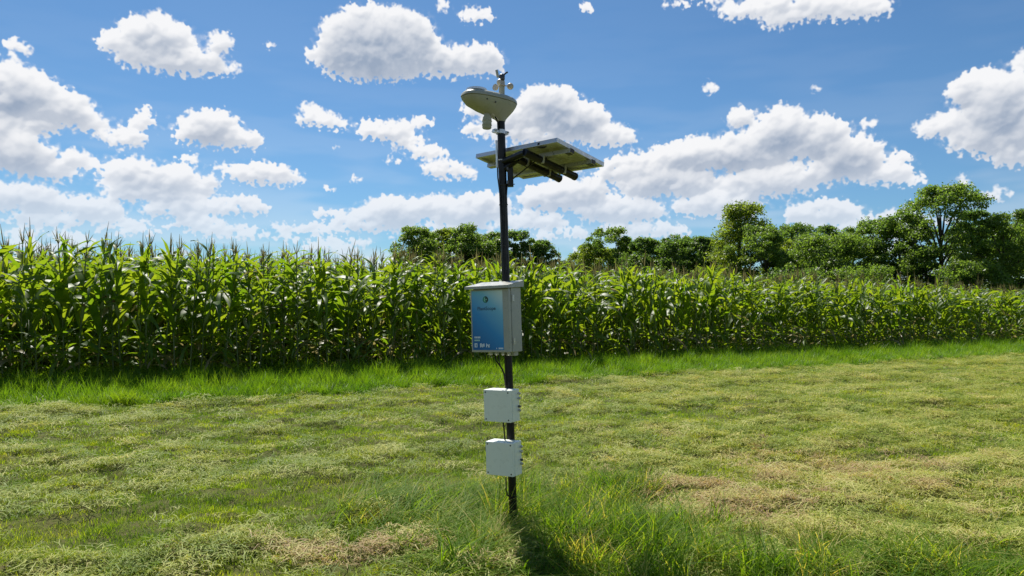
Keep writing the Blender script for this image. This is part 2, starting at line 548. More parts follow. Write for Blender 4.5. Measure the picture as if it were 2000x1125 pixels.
class MB:
    """collects shapes into one mesh"""
    def __init__(s):
        s.bm = bmesh.new()

    def box(s, c, size, bev=0.0, mtx=None, seg=2):
        M = Matrix.Translation(Vector(c)) @ Matrix.Diagonal((*size, 1))
        if mtx is not None:
            M = mtx @ M
        r = bmesh.ops.create_cube(s.bm, size=1.0, matrix=M)
        if bev:
            ed = list({e for v in r['verts'] for e in v.link_edges})
            bmesh.ops.bevel(s.bm, geom=ed, offset=bev, segments=seg, affect='EDGES', profile=.6)
        return s

    def tube(s, pts, rad, n=10, caps=True):
        pts = [Vector(p) for p in pts]
        rads = rad if isinstance(rad, (list, tuple)) else [rad] * len(pts)
        rings = []
        t0 = (pts[1] - pts[0]).normalized()
        ref = Vector((0, 0, 1)) if abs(t0.z) < .9 else Vector((1, 0, 0))
        for i, p in enumerate(pts):
            t = (pts[min(i + 1, len(pts) - 1)] - pts[max(i - 1, 0)]).normalized()
            a = t.cross(ref)
            a = a.normalized() if a.length > 1e-5 else t.orthogonal().normalized()
            b = t.cross(a)
            rings.append([s.bm.verts.new(p + (a * math.cos(2 * math.pi * k / n) + b * math.sin(2 * math.pi * k / n)) * rads[i]) for k in range(n)])
        for A, B in zip(rings, rings[1:]):
            for k in range(n):
                s.bm.faces.new((A[k], A[(k + 1) % n], B[(k + 1) % n], B[k]))
        if caps:
            s.bm.faces.new(rings[0][::-1])
            s.bm.faces.new(rings[-1])
        return s

    def loft(s, rings, cap0=True, cap1=True):
        rs = [[s.bm.verts.new(Vector(p)) for p in ring] for ring in rings]
        n = len(rs[0])
        for A, B in zip(rs, rs[1:]):
            for k in range(n):
                s.bm.faces.new((A[k], A[(k + 1) % n], B[(k + 1) % n], B[k]))
        if cap0:
            s.bm.faces.new(rs[0][::-1])
        if cap1:
            s.bm.faces.new(rs[-1])
        return s

    def lathe(s, prof, c=(0, 0, 0), n=20, mtx=None):
        rings = []
        for (r, z) in prof:
            ring = []
            for k in range(n):
                v = Vector((c[0] + r * math.cos(2 * math.pi * k / n), c[1] + r * math.sin(2 * math.pi * k / n), c[2] + z))
                ring.append(mtx @ v if mtx is not None else v)
            rings.append(ring)
        return s.loft(rings)

    def build(s, name, mat, parent=None, smooth=None):
        bmesh.ops.recalc_face_normals(s.bm, faces=s.bm.faces)
        me = bpy.data.meshes.new(name)
        s.bm.to_mesh(me)
        s.bm.free()
        me.materials.append(mat)
        if smooth:
            me.polygons.foreach_set('use_smooth', [True] * len(me.polygons))
            try:
                me.set_sharp_from_angle(angle=R(smooth))
            except Exception:
                pass
        return link(name, me, parent)


def empty(name, M, label, cat, group=None):
    o = bpy.data.objects.new(name, None)
    o.empty_display_size = .1
    COL.objects.link(o)
    o.matrix_world = M
    return tag(o, label, cat, group)


# ------------------------------------------------------------------ lie of the land
UX, UY = 0.8762, 0.4819            # direction of the field edge
VX, VY = -0.4819, 0.8762           # into the corn
EDGE0 = 16.1                       # the corn edge crosses x = 0 at this y
VERGE = 3.1                        # depth of the grass verge in front of the corn


def uv_of(x, y):
    return x * UX + (y - EDGE0) * UY, x * VX + (y - EDGE0) * VY


def xy_of(u, v):
    return u * UX + v * VX, EDGE0 + u * UY + v * VY


def heaps(x, y):
    """low windrows of cut grass lying along the field edge"""
    u, v = uv_of(x, y)
    a = tile(0, u / 2.3, v, 5.0) * .6 + tile(1, u / 1.6, v, 1.9) * .55 + tile(2, x, y, .9) * .30 + tile(3, x, y, .42) * .22
    return a


def mown(x, y):
    return 1 - sstep(-VERGE - .12, -VERGE + .12, uv_of(x, y)[1] + .07 * tile(3, x, y, 6.0))


def ground_z(x, y):
    h = heaps(x, y)
    near = mown(x, y) * np.clip(1 - (np.hypot(x, y) - 22) / 10, 0, 1)
    return near * (.024 * np.clip(h, -1.2, 2.0)) + .02 * tile(1, x, y, 17.0) * np.clip(1 - (np.hypot(x, y) - 60) / 40, 0, 1)


def axis(a, b, step, far):
    core = list(np.arange(a, b, step))
    out, s = [], step
    x = b
    while x < far:
        out.append(x)
        s *= 1.28
        x += s
    lo, s = [], step
    x = a - step
    while x > -far:
        lo.append(x)
        s *= 1.28
        x -= s
    return np.array(lo[::-1] + core + out)


gx_ = axis(-11, 24, .11, 2500)
gy_ = axis(1.5, 22, .11, 2500)
GX, GY = np.meshgrid(gx_, gy_)
GZ = ground_z(GX, GY)
nx, ny = len(gx_), len(gy_)
idx = np.arange(nx * ny).reshape(ny, nx)
gf = np.stack([idx[:-1, :-1], idx[:-1, 1:], idx[1:, 1:], idx[1:, :-1]], -1).reshape(-1, 4)
me = bpy.data.meshes.new('ground')
me.vertices.add(nx * ny)
me.vertices.foreach_set('co', np.stack([GX, GY, GZ], -1).astype(np.float32).ravel())
me.loops.add(gf.size)
me.loops.foreach_set('vertex_index', gf.ravel().astype(np.int32))
me.polygons.add(len(gf))
me.polygons.foreach_set('loop_start', np.arange(0, gf.size, 4, dtype=np.int32))
me.polygons.foreach_set('use_smooth', np.ones(len(gf), bool))
me.update(calc_edges=True)
me.materials.append(MT['soil'])
tag(link('ground', me), 'flat field ground under the mown grass and the corn', None, None, 'structure')


# ------------------------------------------------------------------ scattering with geometry nodes
def scatter(name, protos, P, rot, scl, pick, tone, label, cat):
    coll = bpy.data.collections.new(name + '_forms')
    for k, pm in enumerate(protos):
        coll.objects.link(bpy.data.objects.new('%s_form_%02d' % (name, k), pm))
    me = bpy.data.meshes.new(name)
    n = len(P)
    me.vertices.add(n)
    me.vertices.foreach_set('co', np.asarray(P, np.float32).ravel())
    for an, ty, key, dat in (('rot', 'FLOAT_VECTOR', 'vector', rot), ('scl', 'FLOAT_VECTOR', 'vector', scl), ('pick', 'INT', 'value', pick), ('tone', 'FLOAT', 'value', tone)):
        a = me.attributes.new(an, ty, 'POINT')
        a.data.foreach_set(key, np.asarray(dat, np.int32 if ty == 'INT' else np.float32).ravel())
    o = link(name, me)
    g = bpy.data.node_groups.new(name + '_scatter', 'GeometryNodeTree')
    g.interface.new_socket('Geometry', in_out='INPUT', socket_type='NodeSocketGeometry')
    g.interface.new_socket('Geometry', in_out='OUTPUT', socket_type='NodeSocketGeometry')
    gi, go = g.nodes.new('NodeGroupInput'), g.nodes.new('NodeGroupOutput')
    ci = g.nodes.new('GeometryNodeCollectionInfo')
    ci.inputs['Collection'].default_value = coll
    ci.inputs['Separate Children'].default_value = True
    ci.inputs['Reset Children'].default_value = True
    ip = g.nodes.new('GeometryNodeInstanceOnPoints')
    ip.inputs['Pick Instance'].default_value = True

    def na(nm, ty):
        q = g.nodes.new('GeometryNodeInputNamedAttribute')
        q.data_type = ty
        q.inputs[0].default_value = nm
        return next(s for s in q.outputs if s.enabled and s.name == 'Attribute')
    L = g.links.new
    L(gi.outputs[0], ip.inputs['Points'])
    L(ci.outputs[0], ip.inputs['Instance'])
    L(na('pick', 'INT'), ip.inputs['Instance Index'])
    er = g.nodes.new('FunctionNodeEulerToRotation')
    L(na('rot', 'FLOAT_VECTOR'), er.inputs[0])
    L(er.outputs[0], ip.inputs['Rotation'])
    L(na('scl', 'FLOAT_VECTOR'), ip.inputs['Scale'])
    L(ip.outputs[0], go.inputs[0])
    md = o.modifiers.new('scatter', 'NODES')
    md.node_group = g
    return tag(o, label, cat, None, 'stuff')


def blades(n, seed, spread, hmin, hmax, wid, lean, seg=3, lie=False, comb=None, flop=.0):
    """n grass blades as tapered ribbons; lie=True for cut blades lying about"""
    r = np.random.default_rng(seed)
    rr = spread * np.sqrt(r.uniform(0, 1, n))
    th = r.uniform(0, 2 * np.pi, n)
    bx, by = rr * np.cos(th), rr * np.sin(th)
    h = r.uniform(hmin, hmax, n)
    d = r.uniform(0, 2 * np.pi, n) if comb is None else comb + r.normal(0, .7, n)
    w = wid * r.uniform(.65, 1.3, n)
    V, F = [], []
    ts = np.linspace(0, 1, seg + 1)
    ln = lean * r.uniform(.3, 1.4, n)
    tw = r.uniform(-.6, .6, n)
    z0 = r.uniform(0, .016, n)
    pit = r.normal(.02, .16, n)
    bend = r.normal(0, .32, n)
    fl = (r.uniform(0, 1, n) < flop)
    for i in range(n):
        dx, dy = math.cos(d[i]), math.sin(d[i])
        b0 = len(V)
        for j, t in enumerate(ts):
            if lie:
                a = d[i] + bend[i] * t
                cx, cy = bx[i] + h[i] * (t - .5) * math.cos(a), by[i] + h[i] * (t - .5) * math.sin(a)
                cz = z0[i] + h[i] * (t - .5) * pit[i] + .012 * math.sin(t * 3.1)
                wd = w[i] * (1 - .55 * abs(2 * t - 1) ** 2)
                px, py, pz = -math.sin(a + tw[i]), math.cos(a + tw[i]), .5 * tw[i]
            else:
                s = ln[i] * t ** 1.7 * (2.0 if fl[i] else 1.0)
                cx, cy = bx[i] + dx * h[i] * s, by[i] + dy * h[i] * s
                cz = h[i] * t * (1 - .30 * min(1.5, ln[i]) * t * (1.9 if fl[i] else 1.0)) - .008
                wd = w[i] * (1 - t) ** .6 * (.75 + .5 * t * (1 - t)) if j < seg else w[i] * .06
                px, py, pz = -math.sin(d[i] + tw[i]), math.cos(d[i] + tw[i]), 0
            V.append((cx - px * wd / 2, cy - py * wd / 2, cz - pz * wd / 2))
            V.append((cx + px * wd / 2, cy + py * wd / 2, cz + pz * wd / 2))
        for j in range(seg):
            q = b0 + 2 * j
            F.append((q, q + 1, q + 3, q + 2))
    return V, F


def proto(name, mat, *a, **k):
    V, F = blades(*a, **k)
    return mesh(name, V, F, mat, True)


def wedge_points(n_target, d0, d1, margin, seed, power=1.0):
    """random ground points in the field of view (with room to both sides), thinning with distance"""
    r = np.random.default_rng(seed)
    q = r.uniform(0, 1, n_target)
    k = 2.0 - power                                  # density ~ d ** -power
    d = (d0 ** k + q * (d1 ** k - d0 ** k)) ** (1 / k) if abs(k) > 1e-3 else d0 * (d1 / d0) ** q
    s = r.uniform(-1, 1, n_target)
    x = s * (d * .72 + margin)
    return x, d


def tall_zone(x, y):
    """where the mower did not reach: round the pole and along the near right corner"""
    w = .22 * tile(2, x, y, 2.6) + .10 * tile(3, x, y, .9)
    a = 1 - np.hypot((x + .12) / 1.02, (y - 4.58) / .66) + w
    b = 1 - np.hypot((x - .52) / .78, (y - 3.75) / .80) + w
    c = (1 - np.hypot((x - 1.9) / 1.35, (y - 3.35) / .60) + w) * .8
    d = (1 - np.hypot((x - .45) / .55, (y - 4.95) / .65) + w) * .9
    e = (1 - np.hypot((x + .10) / .45, (y - 3.70) / .55) + w) * .6
    a = np.maximum(a, e)
    return np.maximum(np.maximum(a, b), np.maximum(c, d))


def bare(x, y):
    """patches where the cut grass lies thick and brown"""
    w = .35 * tile(1, x, y, 2.2) + .2 * tile(2, x, y, .8)
    a = 1 - np.hypot((x + .78) / .80, (y - 3.88) / .34) + w * .8
    b = 1 - np.hypot((x - 1.30) / .85, (y - 5.0) / .85) + w * .8 + .15
    c = (1 - np.hypot((x - 2.6) / 1.8, (y - 5.9) / 1.2) + w) * .7
    return np.maximum(np.maximum(a, b), c)


# mown turf
turf_forms = [proto('turf_form', MT['turf'], 30, 100 + k, .075, .025, .065, .0040, .55, 2) for k in range(6)]
x, y = wedge_points(90000, 2.6, 30, 2.0, 31, 1.25)
r = np.random.default_rng(32)
h = heaps(x, y)
hole = sstep(.75, 1.5, tile(3, x, y, 1.15) + .5 * tile(2, x, y, 3.1))
keep = (mown(x, y) > .5) & (r.uniform(0, 1, len(x)) < np.clip(.95 - .18 * h - .55 * np.clip(bare(x, y), 0, 1) * 1.4, .08, 1) * (1 - .93 * hole))
x, y, h = x[keep], y[keep], h[keep]
n = len(x)
dist = np.hypot(x, y)
sz = r.uniform(.75, 1.35, n) * np.clip(.9 + (dist - 4) * .06, .85, 2.1)
tone = np.clip(.30 + .16 * tile(0, x, y, 4.1) + .10 * h + .06 * sstep(-1, 2, x) + .45 * np.clip(bare(x, y), 0, 1) + .06 * r.normal(size=n), 0, 1)
lift = np.clip(sz, 0, 1.1) * (.72 + .25 * np.clip(-h, 0, 1.0))
scatter('mown_grass', turf_forms, np.stack([x, y, ground_z(x, y)], 1), np.stack([r.normal(0, .12, n), r.normal(0, .12, n), r.uniform(0, 6.28, n)], 1),
        np.stack([sz, sz, lift], 1), r.integers(0, 6, n), tone, 'short mown green grass covering the field in front of the corn', 'grass')

# cut grass lying on it
hay_forms = [proto('hay_form', MT['hay'], 30, 200 + k, .12, .03, .11, .0046, 0, 2, True) for k in range(7)]
x, y = wedge_points(95000, 2.6, 30, 2.0, 41, 1.2)
r = np.random.default_rng(42)
h = heaps(x, y)
u, v = uv_of(x, y)
band = np.clip(tile(3, u / 5, v, 9.0), -1.5, 1.5)
far = sstep(5.5, 11, np.hypot(x, y))
right = sstep(.2, 2.0, x)
u3, v3 = uv_of(x, y)
streak = np.clip(tile(2, u3 / 6, v3, 4.2), -1.5, 1.5)
p = np.clip(.06 + .15 * h + .22 * band + .13 * streak + .17 * far + .25 * right + .8 * np.clip(bare(x, y), 0, 1), .02, 1) * (1 - .85 * sstep(.05, .35, tall_zone(x, y)))
hole = sstep(.75, 1.5, tile(3, x, y, 1.15) + .5 * tile(2, x, y, 3.1))
keep = (mown(x, y) > .5) & (r.uniform(0, 1, len(x)) < p * (1 - .9 * hole))
x, y, h = x[keep], y[keep], h[keep]
n = len(x)
dist = np.hypot(x, y)
sz = r.uniform(.7, 1.3, n) * np.clip(.9 + (dist - 4) * .045, .85, 1.9)
br = np.clip(bare(x, y), 0, 1)
tone = np.clip(.26 + .10 * sstep(-.5, 2.5, x) + .15 * tile(2, x, y, 3.3) + .75 * br + .07 * r.normal(size=n), 0, 1)
scatter('cut_grass', hay_forms, np.stack([x, y, ground_z(x, y) + .012 + .010 * np.clip(h, 0, 2)], 1), np.stack([r.normal(0, .16, n), r.normal(0, .16, n), r.uniform(0, 6.28, n)], 1),
        np.stack([sz, sz, np.clip(sz, 0, 1.2) * r.uniform(.6, 1.3, n)], 1), r.integers(0, 7, n), tone, 'pale cut grass lying in loose swaths on the mown field', 'cut grass')

# grass verge along the corn
verge_forms = [proto('verge_form', MT['verge'], 46, 300 + k, .11, .12, .26, .0072, .60, 3) for k in range(6)]
r = np.random.default_rng(51)
n = 29000
u = r.uniform(-16, 40, n)
v = -VERGE + (r.uniform(0, 1, n) ** .9) * (VERGE + .9)
x, y = xy_of(u, v)
v = v + .10 * tile(3, x, y, 6.0)
keep = (mown(x, y) < .5) & (y > 4)
x, y, v = x[keep], y[keep], v[keep]
n = len(x)
sz = r.uniform(.75, 1.2, n) * (1 + .16 * tile(0, x, y, 3.0))
hz = sz * (1 + .22 * np.clip(tile(2, x, y, 2.2), -1.4, 1.6)) * np.clip(.72 + .42 * sstep(-VERGE, -VERGE + 1.2, v), .6, 1.3)
tone = np.clip(.45 + .16 * tile(1, x, y, 5.0) + .08 * r.normal(size=n), 0, 1)
scatter('verge_grass', verge_forms, np.stack([x, y, ground_z(x, y)], 1), np.stack([r.normal(0, .1, n), r.normal(0, .1, n), r.uniform(0, 6.28, n)], 1),
        np.stack([sz, sz, hz], 1), r.integers(0, 6, n), tone, 'bright green uncut grass verge running along the corn', 'grass')

# tall grass round the pole and in the near right corner
tall_forms = [proto('tall_form', MT['tall'], 20, 400 + k, .095, .10, .42, .0092, .72, 6, False, None, .22) for k in range(6)]
tall_forms += [proto('tall_form', MT['tall'], 18, 420 + k, .10, .12, .40, .0088, 1.15, 6, False, .55, .35) for k in range(4)]
r = np.random.default_rng(61)
n = 6200
x, y = r.uniform(-2.0, 4.4, n), r.uniform(2.2, 6.2, n)
z = tall_zone(x, y)
keep = r.uniform(0, 1, n) < sstep(-.05, .40, z)
x, y, z = x[keep], y[keep], z[keep]
n = len(x)
sz = r.uniform(.65, 1.1, n)
hz = sz * np.clip(.34 + .62 * sstep(0, .65, z), .3, 1.0) * np.where(x < -.15, .82, 1) * np.where(x > 1.25, .72, 1) * np.where(x > .25, .82, 1) * np.where((y < 4.32) & (np.abs(x - .03 - .06 * (4.3 - y)) < .16), .45, 1)
pick = np.where((x < -.05) & (r.uniform(0, 1, n) < .75), r.integers(6, 10, n), r.integers(0, 6, n))
tone = np.clip(np.where(x < 0, .50, .40) + .26 * tile(0, x, y, 1.6) + .10 * r.normal(size=n), 0, 1)
rz = np.where(pick >= 6, r.normal(0, .5, n), r.uniform(0, 6.28, n))
scatter('tall_grass', tall_forms, np.stack([x, y, ground_z(x, y)], 1), np.stack([r.normal(0, .12, n), r.normal(0, .12, n), rz], 1),
        np.stack([sz, sz, hz], 1), pick, tone, 'tall uncut grass growing round the foot of the pole', 'grass')


# ------------------------------------------------------------------ corn
def leaf_geo(L, W, a0, a1, pw, wave, seed, seg=9):
    """one blade: springs from the origin towards +x, arches over; a0, a1 are angles from the vertical at base and tip"""
    r = random.Random(seed)
    V, F = [], []
    x = z = 0.0
    ph, tw, sd = r.uniform(0, 6.28), r.uniform(-.5, .5), r.uniform(-.12, .12)
    for j in range(seg + 1):
        t = j / seg
        a = R(a0 + (a1 - a0) * t ** pw)
        if j:
            x += math.sin(a) * L / seg
            z += math.cos(a) * L / seg
        w = W * (min(1, .42 + t * 2.6) * (1 - t ** 2.4) ** .8) / 2 + .0015
        yo = sd * L * t * t
        roll = tw * t * 1.6
        nx_, nz_ = -math.cos(a), math.sin(a)          # leaf normal (upper side)
        up = .35 * w * (1 - .6 * t)
        for s in (-1, 0, 1):
            wv = wave * math.sin(ph + t * 13 + s) * abs(s) * (t > .1)
            hgt = (up if s else 0) + wv + s * math.sin(roll) * w
            V.append((x + nx_ * hgt, yo + s * w * math.cos(roll), z + nz_ * hgt))
        if j:
            b = (j - 1) * 3
            F += [(b, b + 1, b + 4, b + 3), (b + 1, b + 2, b + 5, b + 4)]
    return V, F


LEAF = {'up': [], 'mid': [], 'low': []}
for k in range(4):
    LEAF['up'].append(leaf_geo(.62 + .06 * k, .072, 14 + 4 * k, 60 + 20 * k, 1.5, .012, 500 + k))
for k in range(6):
    LEAF['mid'].append(leaf_geo(.80 + .05 * k, .080, 12 + 4 * k, 84 + 16 * k, 1.5, .016, 520 + k))
for k in range(5):
    LEAF['low'].append(leaf_geo(.70 + .05 * k, .066, 28 + 4 * k, 142 + 7 * k, 1.05, .014, 540 + k))
LEAF_ME = {kk: [mesh('corn_leaf', V, F, MT['corn_leaf'], True) for V, F in lst] for kk, lst in LEAF.items()}
DRY_ME = [mesh('corn_dry_leaf', V, F, MT['corn_dry_leaf'], True) for V, F in LEAF['low']]


def stalk_geo(h):
    V, F = [], []
    n, lv = 6, 9
    for j in range(lv + 1):
        t = j / lv
        rr = .0145 * (1 - .62 * t) * (1.0 if j % 2 else 1.12)
        for k in range(n):
            V.append((rr * math.cos(6.283 * k / n) + .02 * math.sin(t * 3), rr * math.sin(6.283 * k / n), h * t))
    for j in range(lv):
        for k in range(n):
            F.append((j * n + k, j * n + (k + 1) % n, (j + 1) * n + (k + 1) % n, (j + 1) * n + k))
    return V, F


def tassel_geo(seed):
    r = random.Random(seed)
    V, F = [], []

    def spike(d, a, L, w):
        pts = []
        x = z = 0
        for j in range(4):
            t = j / 3
            an = a + .35 * a * t
            if j:
                x += math.sin(an) * L / 3
                z += math.cos(an) * L / 3
            pts.append((x, z, w * (1.0, 1.1, .85, .25)[j]))
        for rot in (0, math.pi / 2):
            b = len(V)
            for (px, pz, ww) in pts:
                for s in (-1, 1):
                    ox, oy = (0, s * ww / 2) if rot == 0 else (s * ww / 2, 0)
                    lx, ly = px + ox, oy
                    V.append((lx * math.cos(d) - ly * math.sin(d), lx * math.sin(d) + ly * math.cos(d), pz))
            for j in range(3):
                q = b + 2 * j
                F.append((q, q + 1, q + 3, q + 2))
    spike(0, .05, r.uniform(.28, .40), .015)
    for k in range(r.randint(4, 6)):
        spike(r.uniform(0, 6.28), r.uniform(.15, .50), r.uniform(.15, .25), .011)
    return V, F


def ear_geo():
    V, F = [], []
    n, prof = 7, [(.012, 0), (.026, .05), (.028, .12), (.020, .19), (.006, .235)]
    for rr, z in prof:
        for k in range(n):
            V.append((rr * math.cos(6.283 * k / n) + z * .38, rr * math.sin(6.283 * k / n), z))
    for j in range(len(prof) - 1):
        for k in range(n):
            F.append((j * n + k, j * n + (k + 1) % n, (j + 1) * n + (k + 1) % n, (j + 1) * n + k))
    return V, F


STALK_H = 2.0
STALK = stalk_geo(STALK_H)
TASSEL = [tassel_geo(600 + k) for k in range(7)]
EAR = ear_geo()
SILK = ([(0, -.012, 0), (0, .012, 0), (.03, -.016, .03), (.03, .016, .03), (.055, -.01, .0), (.055, .01, .0)], [(0, 1, 3, 2), (2, 3, 5, 4)])
STALK_ME = mesh('corn_stalk', *STALK, MT['corn_stalk'], True)
TASSEL_ME = [mesh('corn_tassel', *g_, MT['corn_tassel']) for g_ in TASSEL]
EAR_ME = mesh('corn_ear', *EAR, MT['corn_husk'], True)
SILK_ME = mesh('corn_silk', *SILK, MT['corn_silk'])


def plant_plan(r):
    """where the leaves of one plant go: (sort, shape, height, turn, size)"""
    plan = []
    nl = r.randint(15, 17)
    turn = r.uniform(0, 6.28)
    for k in range(nl):
        t = k / (nl - 1)
        z = .12 + t * (STALK_H - .30) + r.uniform(-.03, .03)
        kind = 'low' if t < .3 else ('mid' if t < .78 else 'up')
        dry = (t < .22 and r.random() < .22) or r.random() < .025
        sh = r.randrange(len(LEAF[kind]))
        s = (.72 + .5 * math.sin(math.pi * min(1, .15 + t * .8))) * r.uniform(.85, 1.1) * (1 if t < .9 else .8)
        plan.append(('dry' if dry else kind, sh, z, turn + (k % 2) * math.pi + r.gauss(0, .35), s))
    return plan


def plant_mesh(seed):
    """a whole plant as one mesh, for the mass of corn behind"""
    r = random.Random(seed)
    V, F, MI = list(STALK[0]), list(STALK[1]), [0] * len(STALK[1])

    def add(geo, M, mi):
        b = len(V)
        V.extend(tuple(M @ Vector(p)) for p in geo[0])
        F.extend(tuple(i + b for i in f) for f in geo[1])
        MI.extend([mi] * len(geo[1]))
    for kind, sh, z, a, s in plant_plan(r):
        g_ = LEAF['low' if kind == 'dry' else kind][sh % len(LEAF['low' if kind == 'dry' else kind])]
        add(g_, Matrix.Translation((0, 0, z)) @ Matrix.Rotation(a, 4, 'Z') @ Matrix.Scale(s, 4), 2 if kind == 'dry' else 1)
    add(TASSEL[seed % 7], Matrix.Translation((.003, 0, STALK_H - .01)), 3)
    add(EAR, Matrix.Translation((0, 0, .95)) @ Matrix.Rotation(r.uniform(0, 6.28), 4, 'Z'), 4)
    me = mesh('corn_plant_form', V, F, [MT[k] for k in ('corn_stalk', 'corn_leaf', 'corn_dry_leaf', 'corn_tassel', 'corn_husk')], True)
    me.polygons.foreach_set('material_index', MI)
    return me


rc = np.random.default_rng(71)
plants = []
for row in range(0, 52):
    v = row * 1.22 if row < 4 else 3.66 + (row - 3) * .85
    step = .205 if row < 14 else .30
    us = np.arange(-34 if row > 6 else -20, 62, step)
    for u in us:
        uu, vv = u + rc.normal(0, .035), v + rc.normal(0, .06)
        x, y = xy_of(uu, vv)
        if y < 2 or abs(x) > y * .72 + 9:
            continue
        plants.append((row, x, y))
P = np.array(plants)
hs = (1.08 - .0095 * P[:, 1]) * (1 + (.035 * tile(0, P[:, 1], P[:, 2], 9.0) + .04) + .04 * rc.normal(size=len(P)))
hs = np.clip(hs, .70, 1.16)
seen = np.abs(P[:, 1]) < P[:, 2] * .715
rank = np.hypot(P[:, 1], P[:, 2]) + P[:, 0] * 14 + np.where(seen, 0, 1e4)
order = np.argsort(rank)
front, rest = order[:300], order[300:]

CORN_LABEL = 'tall green corn plant with arching leaves in the front rows of the cornfield'
for i in front:
    r = random.Random(int(i) + 9000)
    s = float(hs[i])
    px, py = float(P[i, 1]), float(P[i, 2])
    M = Matrix.Translation((px, py, float(ground_z(np.array(px), np.array(py))) - .01)) @ Matrix.Rotation(r.gauss(0, .055), 4, 'X') @ Matrix.Rotation(r.gauss(0, .055), 4, 'Y') @ Matrix.Rotation(r.uniform(0, 6.28), 4, 'Z') @ Matrix.Scale(s, 4)
    root = empty('corn_plant', M, CORN_LABEL, 'corn plant', 'corn plants along the front of the field')
    link('stalk', STALK_ME, root)
    for kind, sh, z, a, sc in plant_plan(r):
        pool = DRY_ME if kind == 'dry' else LEAF_ME[kind]
        lf = link('leaf', pool[sh % len(pool)], root)
        lf.location = (.02 * math.sin(z / STALK_H * 3), 0, z)
        lf.rotation_euler = (r.gauss(0, .07), r.gauss(0, .12), a)
        lf.scale = (sc, sc, sc)
    t_ = link('tassel', r.choice(TASSEL_ME), root)
    t_.location = (.003, 0, STALK_H - .01)
    t_.rotation_euler = (r.gauss(0, .09), r.gauss(0, .09), r.uniform(0, 6.28))
    q = r.uniform(.70, 1.05)
    t_.scale = (q, q, q)
    if r.random() < .8:
        e_ = link('ear', EAR_ME, root)
        e_.location = (.02, 0, r.uniform(.8, 1.05))
        e_.rotation_euler = (0, 0, r.uniform(0, 6.28))
        k_ = link('silk', SILK_ME, e_)
        k_.location = (.088, 0, .225)

n = len(rest)
forms = [plant_mesh(800 + k) for k in range(10)]
s = hs[rest]
scatter('cornfield', forms, np.stack([P[rest, 1], P[rest, 2], ground_z(P[rest, 1], P[rest, 2]) - .01], 1),
        np.stack([rc.normal(0, .04, n), rc.normal(0, .04, n), rc.uniform(0, 6.28, n)], 1), np.stack([s, s, s], 1), rc.integers(0, 10, n), np.zeros(n),
        'dense green corn filling the field behind its front rows', 'corn')


